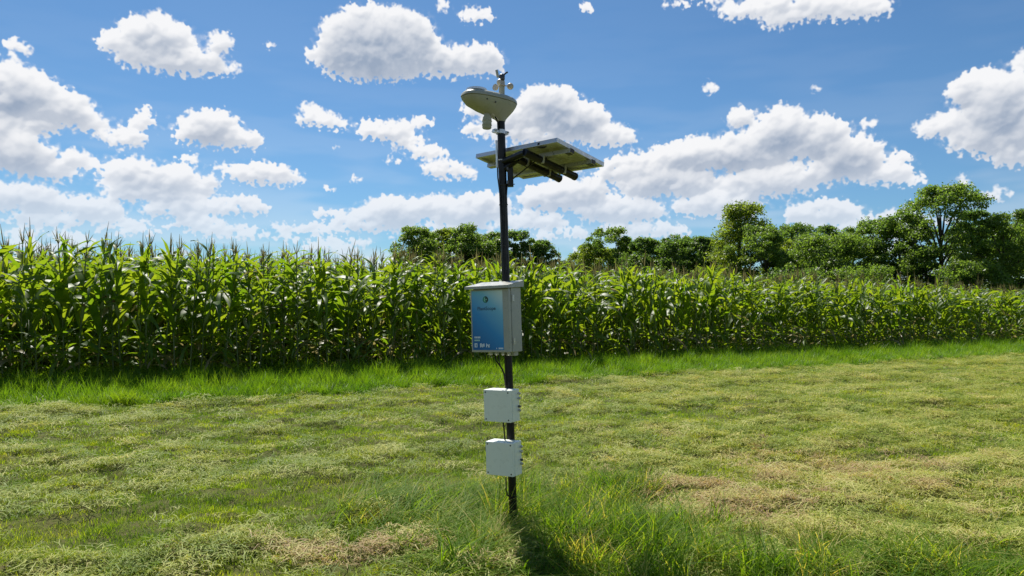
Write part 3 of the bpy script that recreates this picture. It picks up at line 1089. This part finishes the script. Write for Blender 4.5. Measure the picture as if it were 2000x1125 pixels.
# ------------------------------------------------------------------ trees
def tree(name, px, top, half, D, label, mat, seed, cone=.0, low=.22, dens=1.0, gap=.0, lean=0.0):
    """px, top, half: where the crown stands seen from the camera, turned into metres at the distance D"""
    r = random.Random(seed)
    g = np.random.default_rng(seed)
    X = (px - 1000) / FPX * D
    H = CAM_H + (602 - top) / FPX * D
    Wd = half * 1.42 / FPX * D
    root = empty(name, Matrix.Translation((X, D, 0)), label, 'tree', 'trees behind the cornfield')
    zc0 = H * low
    # clumps of foliage spread through the crown: many on its uneven skin, some inside
    cl = []
    nb = int(120 * dens)
    zr = H - zc0
    lump = [(g.normal(size=3), r.uniform(.15, .50)) for _ in range(8)]
    lump = [(q / np.linalg.norm(q), a_) for q, a_ in lump]
    for k in range(nb):
        t = r.uniform(0, 1) ** .9
        if cone > .1:
            prof = (1 - t) ** .95 * 1.12 + .13
        else:
            prof = max(.16, math.sin(math.pi * (.26 + .70 * t)) ** .62)
        a_ = r.uniform(0, 6.283)
        dv = np.array([math.cos(a_), math.sin(a_), (t - .5) * 1.6])
        dv /= np.linalg.norm(dv)
        bump = .72 + sum(w_ * max(0, float(dv @ q) - .45) * 1.8 for q, w_ in lump)
        q = r.uniform(.2, 1) ** .6
        rad = Wd * prof * bump * q
        cr = Wd * r.uniform(.09, .22) * (.75 + .25 * (1 - q)) + .18
        z = zc0 + t * zr - cr * .5 + .05 * zr * (bump - 1)
        cl.append((rad * math.cos(a_) + lean * z, rad * math.sin(a_), min(z, H - cr * .8), cr))
    cl.append((lean * H, 0, H - Wd * .17, Wd * .2))
    C_ = np.array([q for q in cl if r.random() > gap])
    per = int(np.clip(185 * dens, 80, 200))
    n_ = len(C_) * per
    d = g.normal(size=(len(C_), per, 3))
    d /= np.linalg.norm(d, axis=2, keepdims=True)
    d[..., 2] = np.where(d[..., 2] < -.45, -d[..., 2] * .6, d[..., 2])
    rad = C_[:, None, 3] * g.uniform(.45, 1.2, (len(C_), per))
    ctr = (C_[:, None, :3] + d * rad[..., None] * np.array([1, 1, .85])).reshape(-1, 3)
    nrm = d.reshape(-1, 3) * .6 + g.normal(size=(n_, 3)) * .7 + np.array([0, 0, .35])
    nrm /= np.linalg.norm(nrm, axis=1, keepdims=True)
    t1 = np.cross(nrm, g.normal(size=(n_, 3)))
    t1 /= np.linalg.norm(t1, axis=1, keepdims=True)
    t2 = np.cross(nrm, t1)
    sz = g.uniform(.045, .10, n_)[:, None] * (D / 58.0) ** .5
    Vt = np.stack([ctr - t1 * sz * 1.25, ctr + t2 * sz * .72 - nrm * sz * .15, ctr + t1 * sz * 1.25, ctr - t2 * sz * .72 - nrm * sz * .15], 1).reshape(-1, 3)
    me = bpy.data.meshes.new('crown')
    me.vertices.add(len(Vt))
    me.vertices.foreach_set('co', Vt.astype(np.float32).ravel())
    me.loops.add(len(Vt))
    me.loops.foreach_set('vertex_index', np.arange(len(Vt), dtype=np.int32))
    me.polygons.add(n_)
    me.polygons.foreach_set('loop_start', np.arange(0, len(Vt), 4, dtype=np.int32))
    me.update(calc_edges=True)
    me.materials.append(mat)
    link('crown', me, root)
    tb = MB()
    tr = max(.10, H * .019)
    tb.tube([(0, 0, -.1), (.04 + lean * H * .2, 0, H * .25), (lean * H * .5, .06, H * .55), (lean * H * .8, 0, H * .82)], [tr * 1.3, tr, tr * .6, tr * .15], 8)
    for (cx, cy, cz, cr) in cl[::9]:
        zb = min(H * .6, max(H * .18, cz * .62))
        tb.tube([(lean * zb, 0, zb), (cx * .5 + lean * cz, cy * .5, (zb + cz) * .52), (cx + lean * cz, cy, cz)], [tr * .45, tr * .28, tr * .07], 5)
    tb.build('trunk', MT['bark'], root, 60)


TD, TM, TL = MT['tree_dark'], MT['tree_mid'], MT['tree_light']
TREES = [
    ('broadleaf_tree', 806, 444, 40, 76, 'leftmost rounded tree standing above the corn, at the left end of the tree line', TM, .0, .25),
    ('broadleaf_tree', 868, 446, 44, 80, 'broad mid green tree second from the left end of the tree line', TL, .0, .22),
    ('broadleaf_tree', 908, 438, 44, 78, 'widest leafy tree of the clump just left of the black pole', TM, .0, .22),
    ('broadleaf_tree', 962, 452, 34, 79, 'lower leafy tree standing directly left of the black pole', TM, .0, .22),
    ('broadleaf_tree', 1010, 450, 30, 80, 'tree directly right of the black pole, partly behind it', TD, .0, .22),
    ('broadleaf_tree', 1058, 468, 28, 80, 'small round tree standing alone right of the pole beside the gap', TD, .0, .22),
    ('broadleaf_tree', 1152, 477, 42, 84, 'low rounded tree under the open airy tree, right of the gap', TL, .0, .2),
    ('broadleaf_tree', 1206, 444, 36, 82, 'airy tree with a loose top rising behind the low rounded one', TM, .0, .45),
    ('broadleaf_tree', 1262, 464, 36, 78, 'dark even topped tree right of the airy tree', TD, .0, .2),
    ('broadleaf_tree', 1318, 455, 42, 76, 'dense dark tree midway between the airy and the conical tree', TD, .0, .2),
    ('broadleaf_tree', 1368, 462, 34, 74, 'dark tree tucked against the left side of the conical tree', TD, .0, .2),
    ('broadleaf_tree', 1446, 392, 74, 66, 'conical tree with a pointed yellow green top', TL, .6, .15),
    ('broadleaf_tree', 1496, 440, 48, 62, 'mid green tree leaning out from the right side of the conical tree', TM, .0, .18),
    ('broadleaf_tree', 1560, 437, 44, 72, 'dark flat topped tree behind the lighter bushy one', TD, .0, .2),
    ('broadleaf_tree', 1618, 440, 40, 74, 'dark feathery topped tree beside the flat topped one', TD, .0, .2),
    ('broadleaf_tree', 1608, 458, 66, 60, 'wide bushy lighter green tree in front of two dark trees', TM, .0, .12),
    ('broadleaf_tree', 1722, 424, 54, 60, 'full round tree left of the tallest tree', TM, .0, .14),
    ('broadleaf_tree', 1782, 418, 44, 58, 'dark tree touching the left flank of the tallest tree', TD, .0, .2),
    ('broadleaf_tree', 1840, 359, 66, 56, 'tallest tree of all with a broad domed crown', TM, .0, .28),
    ('broadleaf_tree', 1902, 412, 42, 60, 'dark tree filling the space right of the tallest tree', TD, .0, .22),
    ('broadleaf_tree', 1962, 413, 54, 54, 'rounded tree at the right end of the tree line in view', TM, .0, .15),
    ('broadleaf_tree', 838, 456, 34, 92, 'tree filling the dip between the leftmost rounded tree and the broad second one', TD, .0, .15),
    ('broadleaf_tree', 935, 458, 36, 94, 'back tree showing between the two leafy trees left of the pole', TD, .0, .15),
    ('broadleaf_tree', 1180, 486, 46, 96, 'low back tree showing under the crown of the airy tree', TM, .0, .1),
    ('broadleaf_tree', 1290, 474, 46, 92, 'back tree between the even topped tree and the dense dark one', TM, .0, .1),
    ('broadleaf_tree', 1238, 470, 40, 94, 'back tree just right of the airy tree and behind the even topped one', TM, .0, .1),
    ('broadleaf_tree', 1344, 464, 44, 90, 'back tree between the dense dark tree and the one tucked against the conical tree', TD, .0, .1),
    ('broadleaf_tree', 1400, 470, 46, 88, 'back tree filling the left foot of the conical tree', TM, .0, .1),
    ('broadleaf_tree', 1530, 462, 52, 88, 'back tree in the gap right of the conical tree', TM, .0, .1),
    ('broadleaf_tree', 1662, 446, 54, 84, 'back tree in the gap left of the full round tree', TM, .0, .1),
    ('broadleaf_tree', 1990, 432, 56, 80, 'back tree behind the rounded tree at the right end', TM, .0, .1),
    ('broadleaf_tree', 2060, 405, 60, 56, 'large tree cut off by the right edge of the picture', TD, .0, .15),
]
for k, (nm, px, top, half, D, lab, mt, cone, low) in enumerate(TREES):
    gap = .30 if ('airy' in lab and 'right of' not in lab and 'under' not in lab and 'between' not in lab) else (.12 if 'tallest tree of all' in lab else .05)
    tree(nm, px, top, half, D, lab, mt, 1200 + k * 7, cone, low, 1.25 if half > 55 else 1.0, gap)


# low bushes closing the foot of the tree line
BUSH = [
    (1105, 508, 40, 92, 'low hedge bush in the gap of the tree line', TM),
    (1545, 524, 80, 57, 'low dark bush at the foot of the bushy lighter tree', TD),
    (1690, 518, 70, 54, 'low bush between the bushy tree and the full round tree', TM),
    (1915, 508, 60, 52, 'low bush right of the trunk of the tallest tree', TM),
    (1255, 520, 90, 72, 'long low bush below the dark even topped tree', TD),
    (1400, 522, 80, 64, 'low bush at the foot of the conical tree', TD),
]
for k, (px, top, half, D, lab, mt) in enumerate(BUSH):
    n0 = set(bpy.data.objects.keys())
    tree('bush', px, top, half, D, lab, mt, 1700 + k, 0, .02, .8, .05)
    for nm in set(bpy.data.objects.keys()) - n0:
        o = bpy.data.objects[nm]
        if 'category' in o.keys():
            o['category'] = 'bush'
            o['group'] = 'bushes under the tree line'

# ------------------------------------------------------------------ the weather station
LEAN = Matrix.Translation((.0107, 4.29, 0)) @ Matrix.Rotation(R(-1.81), 4, 'Y')


def on_pole(z, ang=0.0):
    return LEAN @ Matrix.Translation((0, 0, z)) @ Matrix.Rotation(R(ang), 4, 'Z')


PR = .0232
pole = empty('station_pole', LEAN, 'black steel pole leaning slightly left in the tall grass, carrying the weather station', 'pole')
MB().tube([(0, 0, -.3), (0, 0, 2.395)], PR, 24).build('tube', MT['black'], pole, 40)
MB().tube([(-.030, -.006, 2.28), (-.030, -.006, 2.20), (-.030, -.006, 2.12)], .0062, 8).build('conduit', MT['zinc'], pole, 40)
MB().tube([(-.028, -.012, 2.12), (-.028, -.014, 2.06), (-.020, -.022, 1.98), (-.014, -.022, 1.80), (-.014, -.022, 1.5)], .0045, 6).build('cable', MT['rubber'], pole, 40)
MB().tube([(-.075, -.03, 1.04), (-.070, -.03, 1.00), (-.035, -.03, .95), (-.020, -.024, .90), (-.020, -.024, .84)], .0045, 6).build('cable', MT['rubber'], pole, 40)
MB().tube([(-.055, -.035, 1.04), (-.052, -.035, .985), (-.030, -.028, .93), (-.021, -.02, .86)], .004, 6).build('cable', MT['rubber'], pole, 40)
MB().tube([(-.040, -.05, .66), (-.036, -.05, .60), (-.032, -.05, .52)], .0045, 6).build('cable', MT['rubber'], pole, 40)
MB().tube([(-.034, -.05, .34), (-.036, -.048, .27), (-.030, -.04, .235), (-.012, -.026, .22)], .0045, 6).build('cable', MT['rubber'], pole, 40)
MB().tube([(.020, -.012, 2.02), (.07, -.02, 2.018)], .0025, 6).build('cable_tie', MT['rubber'], pole, 40)
MB().lathe([(PR + .002, 0), (PR + .003, .002), (PR + .003, .010), (PR + .002, .012)], (0, 0, 2.012)).build('cable_tie_band', MT['rubber'], pole, 40)

for zz in (2.16, 1.90, 1.66, .80, .45):
    MB().lathe([(PR + .001, 0), (PR + .0028, .001), (PR + .0028, .006), (PR + .001, .007)], (0, 0, zz), 20).build('cable_tie_band', MT['alu_dull'] if zz > 2 else MT['rubber'], pole, 40)
MB().tube([(.006, -.026, 2.02), (.008, -.0262, 1.8), (.005, -.0262, 1.52)], .0035, 6).build('cable', MT['rubber'], pole, 40)

# --- sensor head
sh_ = empty('weather_sensor', on_pole(2.39, 216.9) @ Matrix.Rotation(R(-3.5), 4, 'Y') @ Matrix.Diagonal((.94, .97, .95, 1)), 'cream boat shaped weather sensor head with wind cups on top of the black pole', 'weather sensor')


def sring(z, rear, front, w, n=40, e=2.35):
    ring = []
    for k in range(n):
        a = 2 * math.pi * k / n
        ca, sa = math.cos(a), math.sin(a)
        px_ = math.copysign(abs(ca) ** (2 / e), ca)
        py_ = math.copysign(abs(sa) ** (2 / e), sa)
        # the nose is narrower than the middle
        xx_ = (rear + front) / 2 + (front - rear) / 2 * px_
        t = (xx_ - rear) / max(1e-6, front - rear)
        ring.append((xx_, w * py_ * (1.03 - .14 * t), z))
    return ring


prof = [(0, -.027, .028, .027, 2), (.012, -.030, .046, .031, 2), (.026, -.041, .110, .046, 2.1), (.045, -.056, .190, .068, 2.3), (.068, -.074, .250, .086, 2.5),
        (.094, -.090, .276, .096, 2.6), (.106, -.095, .281, .099, 2.6)]
MB().loft([sring(z, a, b, w, 40, e_) for z, a, b, w, e_ in prof]).build('body', MT['sensor'], sh_, 50)
prof2 = [(.1085, -.092, .278, .0965, 2.6), (.111, -.097, .283, .101, 2.6), (.126, -.096, .279, .098, 2.6), (.139, -.088, .266, .089, 2.5), (.147, -.070, .245, .074, 2.4), (.151, -.045, .20, .055, 2.1)]
MB().loft([sring(z, a, b, w, 40, e_) for z, a, b, w, e_ in prof2]).build('cover', MT['sensor'], sh_, 50)
MB().lathe([(.060, 0), (.063, .003), (.063, .015), (.058, .016), (.050, .006), (.012, -.004)], (.188, 0, .146), 32).build('rain_funnel', MT['zinc'], sh_, 40)
for (a, z_) in ((.10, .079), (.17, .088), (.235, .094)):
    rg = sring(z_, -.085, .265, .093, 80, 2.3)
    p_ = min((Vector(q) for q in rg if q[1] > 0), key=lambda q: abs(q.x - a))
    MB().lathe([(.0048, -.003), (.0048, .004), (.002, .006)], (0, 0, 0), 8, Matrix.Translation(p_) @ Matrix.Rotation(R(-90), 4, 'X')).build('screw', MT['screw'], sh_, 40)
pb = MB()
pb.lathe([(.020, .03), (.020, -.008), (.026, -.012), (.026, -.022), (.028, -.024), (.028, -.078), (.024, -.083)], (.105, 0, .020), 24)
pr_ = pb.build('temperature_probe', MT['sensor'], sh_, 40)
for zz in (-.018, -.042):
    MB().lathe([(.0300, 0), (.0312, .0015), (.0300, .003)], (.105, 0, zz), 24).build('collar', MT['alu_dull'], pr_, 40)
MB().tube([(.06, .012, .026), (.055, .018, .012), (.040, .02, -.012), (.030, .018, -.06)], .004, 6).build('cable', MT['rubber'], sh_, 40)
MB().lathe([(.020, .145), (.019, .150), (.018, .218)], (-.002, 0, 0), 20).build('stem', MT['sensor'], sh_, 40)
rotor = MB().lathe([(.014, .221), (.021, .223), (.021, .232), (.019, .235), (.019, .252), (.012, .256)], (-.002, 0, 0), 20).build('rotor_hub', MT['cup'], sh_, 40)
for k in range(3):
    a = R(math.degrees(0) + 36.9 + 4 + k * 120)
    cv_ = MB().tube([(-.002 + .015 * math.cos(a), .015 * math.sin(a), .229), (-.002 + .040 * math.cos(a), .040 * math.sin(a), .229)], .0032, 8)
    cc = Vector((-.002 + .055 * math.cos(a), .055 * math.sin(a), .229))
    ax_ = Vector((-math.sin(a), math.cos(a), 0))
    Mx = Matrix.Translation(cc) @ ax_.to_track_quat('Z', 'Y').to_matrix().to_4x4()
    cv_.lathe([(.0205, .004), (.0205, 0), (.019, -.008), (.0145, -.0145), (.0075, -.019), (.001, -.0205), (.001, -.0185), (.0068, -.0165), (.0135, -.012), (.0172, -.006), (.0185, .003)], (0, 0, 0), 20, Mx)
    cv_.build('wind_cup', MT['cup'], sh_, 50)
MB().lathe([(.013, .258), (.016, .260), (.018, .266), (.018, .292), (.014, .297), (.006, .299)], (-.002, 0, 0), 20).build('vane_hub', MT['dark_plastic'], sh_, 40)
# vane: a flat tail on the left, a slim counterweight on the right
Mv = Matrix.Translation((-.002, 0, .287)) @ Matrix.Rotation(R(-36.9), 4, 'Z')
MB().box((.026, 0, .020), (.016, .006, .050), .002, Mv @ Matrix.Rotation(R(12), 4, 'Y')).build('vane_tail', MT['sensor'], sh_, 40)
MB().tube([Mv @ Vector((-.008, 0, .004)), Mv @ Vector((-.022, 0, .018)), Mv @ Vector((-.034, 0, .026))], [.006, .005, .006], 8).build('vane_weight', MT['dark_plastic'], sh_, 40)
cl_ = MB()
cl_.lathe([(PR + .001, -.078), (PR + .006, -.077), (PR + .006, -.053), (PR + .001, -.052)], (0, 0, 0), 24)
cl_.box((.040, 0, -.065), (.030, .030, .022), .002)
cl_.box((-.038, 0, -.065), (.024, .030, .022), .002)
cla = cl_.build('clamp', MT['zinc'], sh_, 40)
MB().tube([(.046, -.024, -.065), (.046, .024, -.065)], .006, 8).build('bolt', MT['alu_dull'], cla, 40)
MB().tube([(-.042, -.024, -.065), (-.042, .024, -.065)], .006, 8).build('bolt', MT['alu_dull'], cla, 40)

# --- solar panel (local x along the front edge, y towards its low far edge)
PA, PB_, PN = Vector((.7165, -.6976, -.0070)), Vector((.6857, .7061, -.1771)), Vector((.1284, .1221, .9842))
PB_ = PN.cross(PA).normalized()
PM = Matrix.Translation((.161, 4.414, 2.188)) @ Matrix((PA, PB_, PN)).transposed().to_4x4()
sp_ = empty('solar_panel', PM, 'solar panel seen from below, tilted away on twin black arms beside the pole', 'solar panel')
W_, L_ = .653, .433
fr = MB()
fr.box((0, -L_ / 2 + .011, 0), (W_, .022, .026), .0015)
fr.box((0, L_ / 2 - .011, 0), (W_, .022, .026), .0015)
fr.box((-W_ / 2 + .011, 0, 0), (.022, L_ - .045, .0255), .0015)
fr.box((W_ / 2 - .011, 0, 0), (.022, L_ - .045, .0255), .0015)
fr.build('frame', MT['alu'], sp_)
MB().box((0, 0, .006), (W_ - .043, L_ - .043, .004)).build('back_sheet', MT['backsheet'], sp_)
ncx, ncy = 9, 4
cw, ch_ = (W_ - .06) / ncx, (L_ - .06) / ncy
cell_me = None
for i in range(ncx):
    for j in range(ncy):
        c_ = (-(W_ - .06) / 2 + cw * (i + .5), -(L_ - .06) / 2 + ch_ * (j + .5), .0098)
        if cell_me is None:
            o = MB().box((0, 0, 0), (cw - .004, ch_ - .004, .002)).build('solar_cell', MT['cells'], sp_)
            cell_me = o.data
        else:
            o = link('solar_cell', cell_me, sp_)
        o.location = c_
for bb in (-.100, .095):
    rl = MB()
    rl.box((.012, bb, -.027), (W_ + .01, .034, .026), .002)
    ro = rl.build('rail', MT['alu_dull'], sp_)
    for sx_ in (-1, 1):
        MB().box((.012 + sx_ * (W_ / 2 + .007), bb, -.027), (.004, .030, .022)).build('end_cap', MT['rubber'], ro)
    MB().box((.322, bb, -.0415), (.03, .036, .003)).build('end_clamp', MT['rubber'], ro)
jb = MB().lathe([(.030, 0), (.032, .003), (.032, .016), (.026, .018)], (0, 0, -.012), 24, Matrix.Translation((.191, -.192, 0)) @ Matrix.Diagonal((1.0, .8, 1, 1))).build('connection_box', MT['rubber'], sp_, 40)
for (aa, b0, b1) in ((.140, -.270, .175), (.020, -.200, .170)):
    ar = MB().tube([(aa, b0, -.062), (aa, b1, -.062)], .0225, 14).build('arm', MT['black'], sp_, 40)
    MB().tube([(aa, b1, -.062), (aa, b1 + .012, -.062)], .0240, 14).build('end_cap', MT['rubber'], ar, 40)
    for bb in (-.100, .095):
        cb = MB()
        cb.box((aa, bb - .028, -.058), (.050, .012, .050), .002)
        cb.build('pipe_clamp', MT['sensor'], ar)
# bracket that ties the arms to the pole, in pole coordinates
inv = PM.inverted() @ LEAN
bk = MB()
P0, P1 = inv @ Vector((.0, -.0, 2.155)), Vector((.140, -.262, -.062))
bk.tube([P0, inv @ Vector((.03, -.03, 2.157)), P1], .0200, 12)
P2 = Vector((.020, -.195, -.062))
bk.tube([inv @ Vector((0, 0, 2.105)), P2], .0190, 12)
bk.build('arm_joint', MT['black'], sp_, 40)
MB().box((.045, .0, 2.070), (.034, .045, .125), .003, inv).build('mounting_plate', MT['black'], sp_)
MB().box((.030, .0, 2.110), (.012, .060, .020), .002, inv).build('pole_strap', MT['dark_plastic'], sp_)
MB().box((.030, .0, 2.030), (.012, .060, .020), .002, inv).build('pole_strap', MT['dark_plastic'], sp_)
MB().tube([Vector((.085, -.11, -.05)), inv @ Vector((.105, -.01, 2.085)), inv @ Vector((.06, -.02, 2.05)), inv @ Vector((.026, -.012, 2.018)), inv @ Vector((.020, -.016, 1.96))], .0040, 6).build('cable', MT['rubber'], sp_, 40)

# --- control cabinet
CA = -32.7
GAP = .050
cb_ = empty('control_cabinet', on_pole(1.056, CA), 'pale grey metal control cabinet with a blue printed door, mounted on the pole', 'cabinet')
CW, CD, CH = .260, .130, .360
y0 = -GAP
MB().box((0, y0 - (CD - .03) / 2, CH / 2), (CW, CD - .030, CH), .004).build('body', MT['cabinet'], cb_)
yd = y0 - CD + .030
door = MB().box((0, yd - .0165, CH / 2 - .002), (CW - .002, .027, CH - .006), .005).build('door', MT['cabinet'], cb_)
yf = yd - .030
pw_, ph_ = CW * .805, CH * .922
pcx, pcz = -CW / 2 + .012 + pw_ / 2, CH / 2
pp = MB().box((0, 0, 0), (pw_, .0012, ph_)).build('printed_sheet', MT['blue_print'], cb_)
pp.location = (pcx, yf - .0006, pcz)


def flat(name, shapes, mat, z_off=.0012):
    """flat print standing a hair proud of the sheet; shapes are polygons in sheet x, z"""
    V, F = [], []
    for poly in shapes:
        b = len(V)
        V += [(q[0], -.0006 - z_off, q[1]) for q in poly]
        F.append(tuple(range(b, b + len(poly))))
    return link(name, mesh(name, V, F, mat), pp)


def disc(cx, cz, r_, n=28, a0=0, a1=360):
    return [(cx + r_ * math.cos(R(a0 + (a1 - a0) * k / n)), cz + r_ * math.sin(R(a0 + (a1 - a0) * k / n))) for k in range(n + (0 if a1 - a0 == 360 else 1))]


def rect(x0, z0, x1, z1):
    return [(x0, z0), (x1, z0), (x1, z1), (x0, z1)]


ez, exx = ph_ / 2 - .049, -.009
flat('emblem_disc', [disc(exx, ez, .0185)], MT['dark_print'], .0005)
flat('emblem_leaf', [disc(exx, ez, .0165, 20, 95, 265), rect(exx, ez - .003, exx + .011, ez + .003), rect(exx - .001, ez - .016, exx + .004, ez - .006)], MT['green_print'], .0010)
flat('emblem_light', [rect(exx - .006, ez - .010, exx - .003, ez + .011), rect(exx + .001, ez + .0005, exx + .009, ez + .0025)], MT['pale_green_print'], .0015)


def lettering(txt, width, cx, cz, mat, name='lettering'):
    cu_ = bpy.data.curves.new(name, 'FONT')
    cu_.body = txt
    cu_.align_x = 'CENTER'
    cu_.align_y = 'CENTER'
    cu_.size = 1
    cu_.offset = .012
    cu_.resolution_u = 3
    to = bpy.data.objects.new(name, cu_)
    me = bpy.data.meshes.new_from_object(to)
    bpy.data.objects.remove(to)
    xs = [v.co.x for v in me.vertices]
    k = width / (max(xs) - min(xs))
    me.transform(Matrix.Translation((cx, -.0018, cz)) @ Matrix.Rotation(R(90), 4, 'X') @ Matrix.Scale(k, 4))
    me.materials.clear()
    me.materials.append(mat)
    me.name = name
    return link(name, me, pp)


lettering('PlantScope', .124, -.004, ph_ / 2 - .100, MT['navy_print'])
bx0, bz0 = -pw_ / 2 + .012, -ph_ / 2
ic = []
for (xa, za, pat) in ((0, .015, [(0, 0, .007, .023), (.007, 0, .019, .004), (.014, .004, .019, .023), (.007, .018, .014, .023)]),
                      (.038, .015, [(0, 0, .006, .022), (.008, .003, .013, .022), (.015, 0, .020, .018), (.022, .004, .030, .021)]),
                      (.080, .015, [(0, 0, .005, .022), (.005, .010, .012, .016), (.012, 0, .018, .012), (.016, .012, .023, .017), (.020, 0, .023, .012)])):
    ic.append([rect(bx0 + xa + a, bz0 + za + b, bx0 + xa + c, bz0 + za + d) for a, b, c, d in pat])
for q in ic:
    flat('symbol', q, MT['white_print'])
flat('small_print', [rect(bx0 + k * .0062, bz0 + .066, bx0 + k * .0062 + (.005 if k % 3 else .0038), bz0 + .076) for k in range(7)], MT['white_print'])
flat('small_print', [rect(bx0 + k * .0062, bz0 + .050, bx0 + k * .0062 + (.0052 if k % 2 else .004), bz0 + .0585) for k in range(6)], MT['pale_green_print'])
flat('small_print', [rect(pw_ / 2 - .050, bz0 + .006, pw_ / 2 - .045, bz0 + .013)] + [rect(pw_ / 2 - .034 + k * .0052, bz0 + .005, pw_ / 2 - .0298 + k * .0052, bz0 + .014) for k in range(6)], MT['white_print'])
# rain roof: higher at the back, overhanging the door
lid = MB()
yb_, yf_ = y0 + .012, y0 - CD - .032
xw = CW / 2 + .016
vs = [(-xw, yb_, CH + .003), (xw, yb_, CH + .003), (xw, yf_, CH - .004), (-xw, yf_, CH - .004), (-xw, yb_, CH + .040), (xw, yb_, CH + .040), (xw, yf_, CH + .012), (-xw, yf_, CH + .012)]
bv = [lid.bm.verts.new(q) for q in vs]
for f_ in ((3, 2, 1, 0), (4, 5, 6, 7), (0, 1, 5, 4), (1, 2, 6, 5), (2, 3, 7, 6), (3, 0, 4, 7)):
    lid.bm.faces.new([bv[k] for k in f_])
bmesh.ops.bevel(lid.bm, geom=list(lid.bm.edges), offset=.002, segments=2, affect='EDGES')
lid.build('roof', MT['cabinet'], cb_)
for zz in (.30, .06):
    hg = MB()
    hg.box((CW / 2 + .002, y0 - CD + .048, zz), (.004, .016, .036), .001)
    hg.tube([(CW / 2 + .003, y0 - CD + .036, zz - .018), (CW / 2 + .003, y0 - CD + .036, zz + .018)], .003, 8)
    hg.build('hinge', MT['alu_dull'], cb_)
for xx_ in (-.05, -.01, .035, .075):
    MB().lathe([(.010, 0), (.010, -.006), (.013, -.007), (.013, -.016), (.008, -.020)], (xx_, y0 - .055, 0), 10).build('cable_gland', MT['alu_dull'], cb_, 40)
MB().box((.080, y0 - .03, -.012), (.055, .04, .022), .002).build('foot_bracket', MT['cabinet'], cb_)
br = MB()
br.box((0, y0 + .014, .30), (.14, .024, .03), .002)
br.box((0, y0 + .014, .07), (.14, .024, .03), .002)
br.build('pole_bracket', MT['alu_dull'], cb_)

# --- two junction boxes
for k, (zb, hh, lab) in enumerate(((.662, .180, 'upper white junction box on the pole, below the blue cabinet'), (.362, .188, 'lower white junction box on the pole, just above the tall grass'))):
    jbx = empty('junction_box', on_pole(zb, CA + (2 if k else 0)), lab, 'junction box', 'white junction boxes on the pole')
    BW, BD = .180, .098
    yy0 = -.036
    MB().box((0, yy0 - (BD - .022) / 2, hh / 2), (BW, BD - .022, hh), .004).build('body', MT['white_box'], jbx)
    MB().box((0, yy0 - BD + .0105, hh / 2), (BW, .0200, hh), .005).build('cover', MT['white_box'], jbx)
    for sx_ in (-1, 1):
        for sz_ in (.014, hh - .014):
            MB().lathe([(.0045, 0), (.0045, .0012), (.002, .0018)], (0, 0, 0), 10, Matrix.Translation((sx_ * (BW / 2 - .014), yy0 - BD + .0005, sz_)) @ Matrix.Rotation(R(90), 4, 'X')).build('screw', MT['screw'], jbx, 40)
    for q, zz in enumerate((.155, .128, .082, .060)):
        MB().lathe([(.0055, -.002), (.0055, .004), (.0075, .005), (.0075, .012), (.004, .016)], (0, 0, 0), 10, Matrix.Translation((BW / 2, yy0 - .014, zz)) @ Matrix.Rotation(R(90), 4, 'Y')).build('cable_gland', MT['alu_dull'] if q != 2 else MT['dark_plastic'], jbx, 40)
    MB().box((0, yy0 + .008, hh * .75), (.07, .014, .024), .002).build('pole_bracket', MT['alu_dull'], jbx)
    MB().box((0, yy0 + .008, hh * .25), (.07, .014, .024), .002).build('pole_bracket', MT['alu_dull'], jbx)
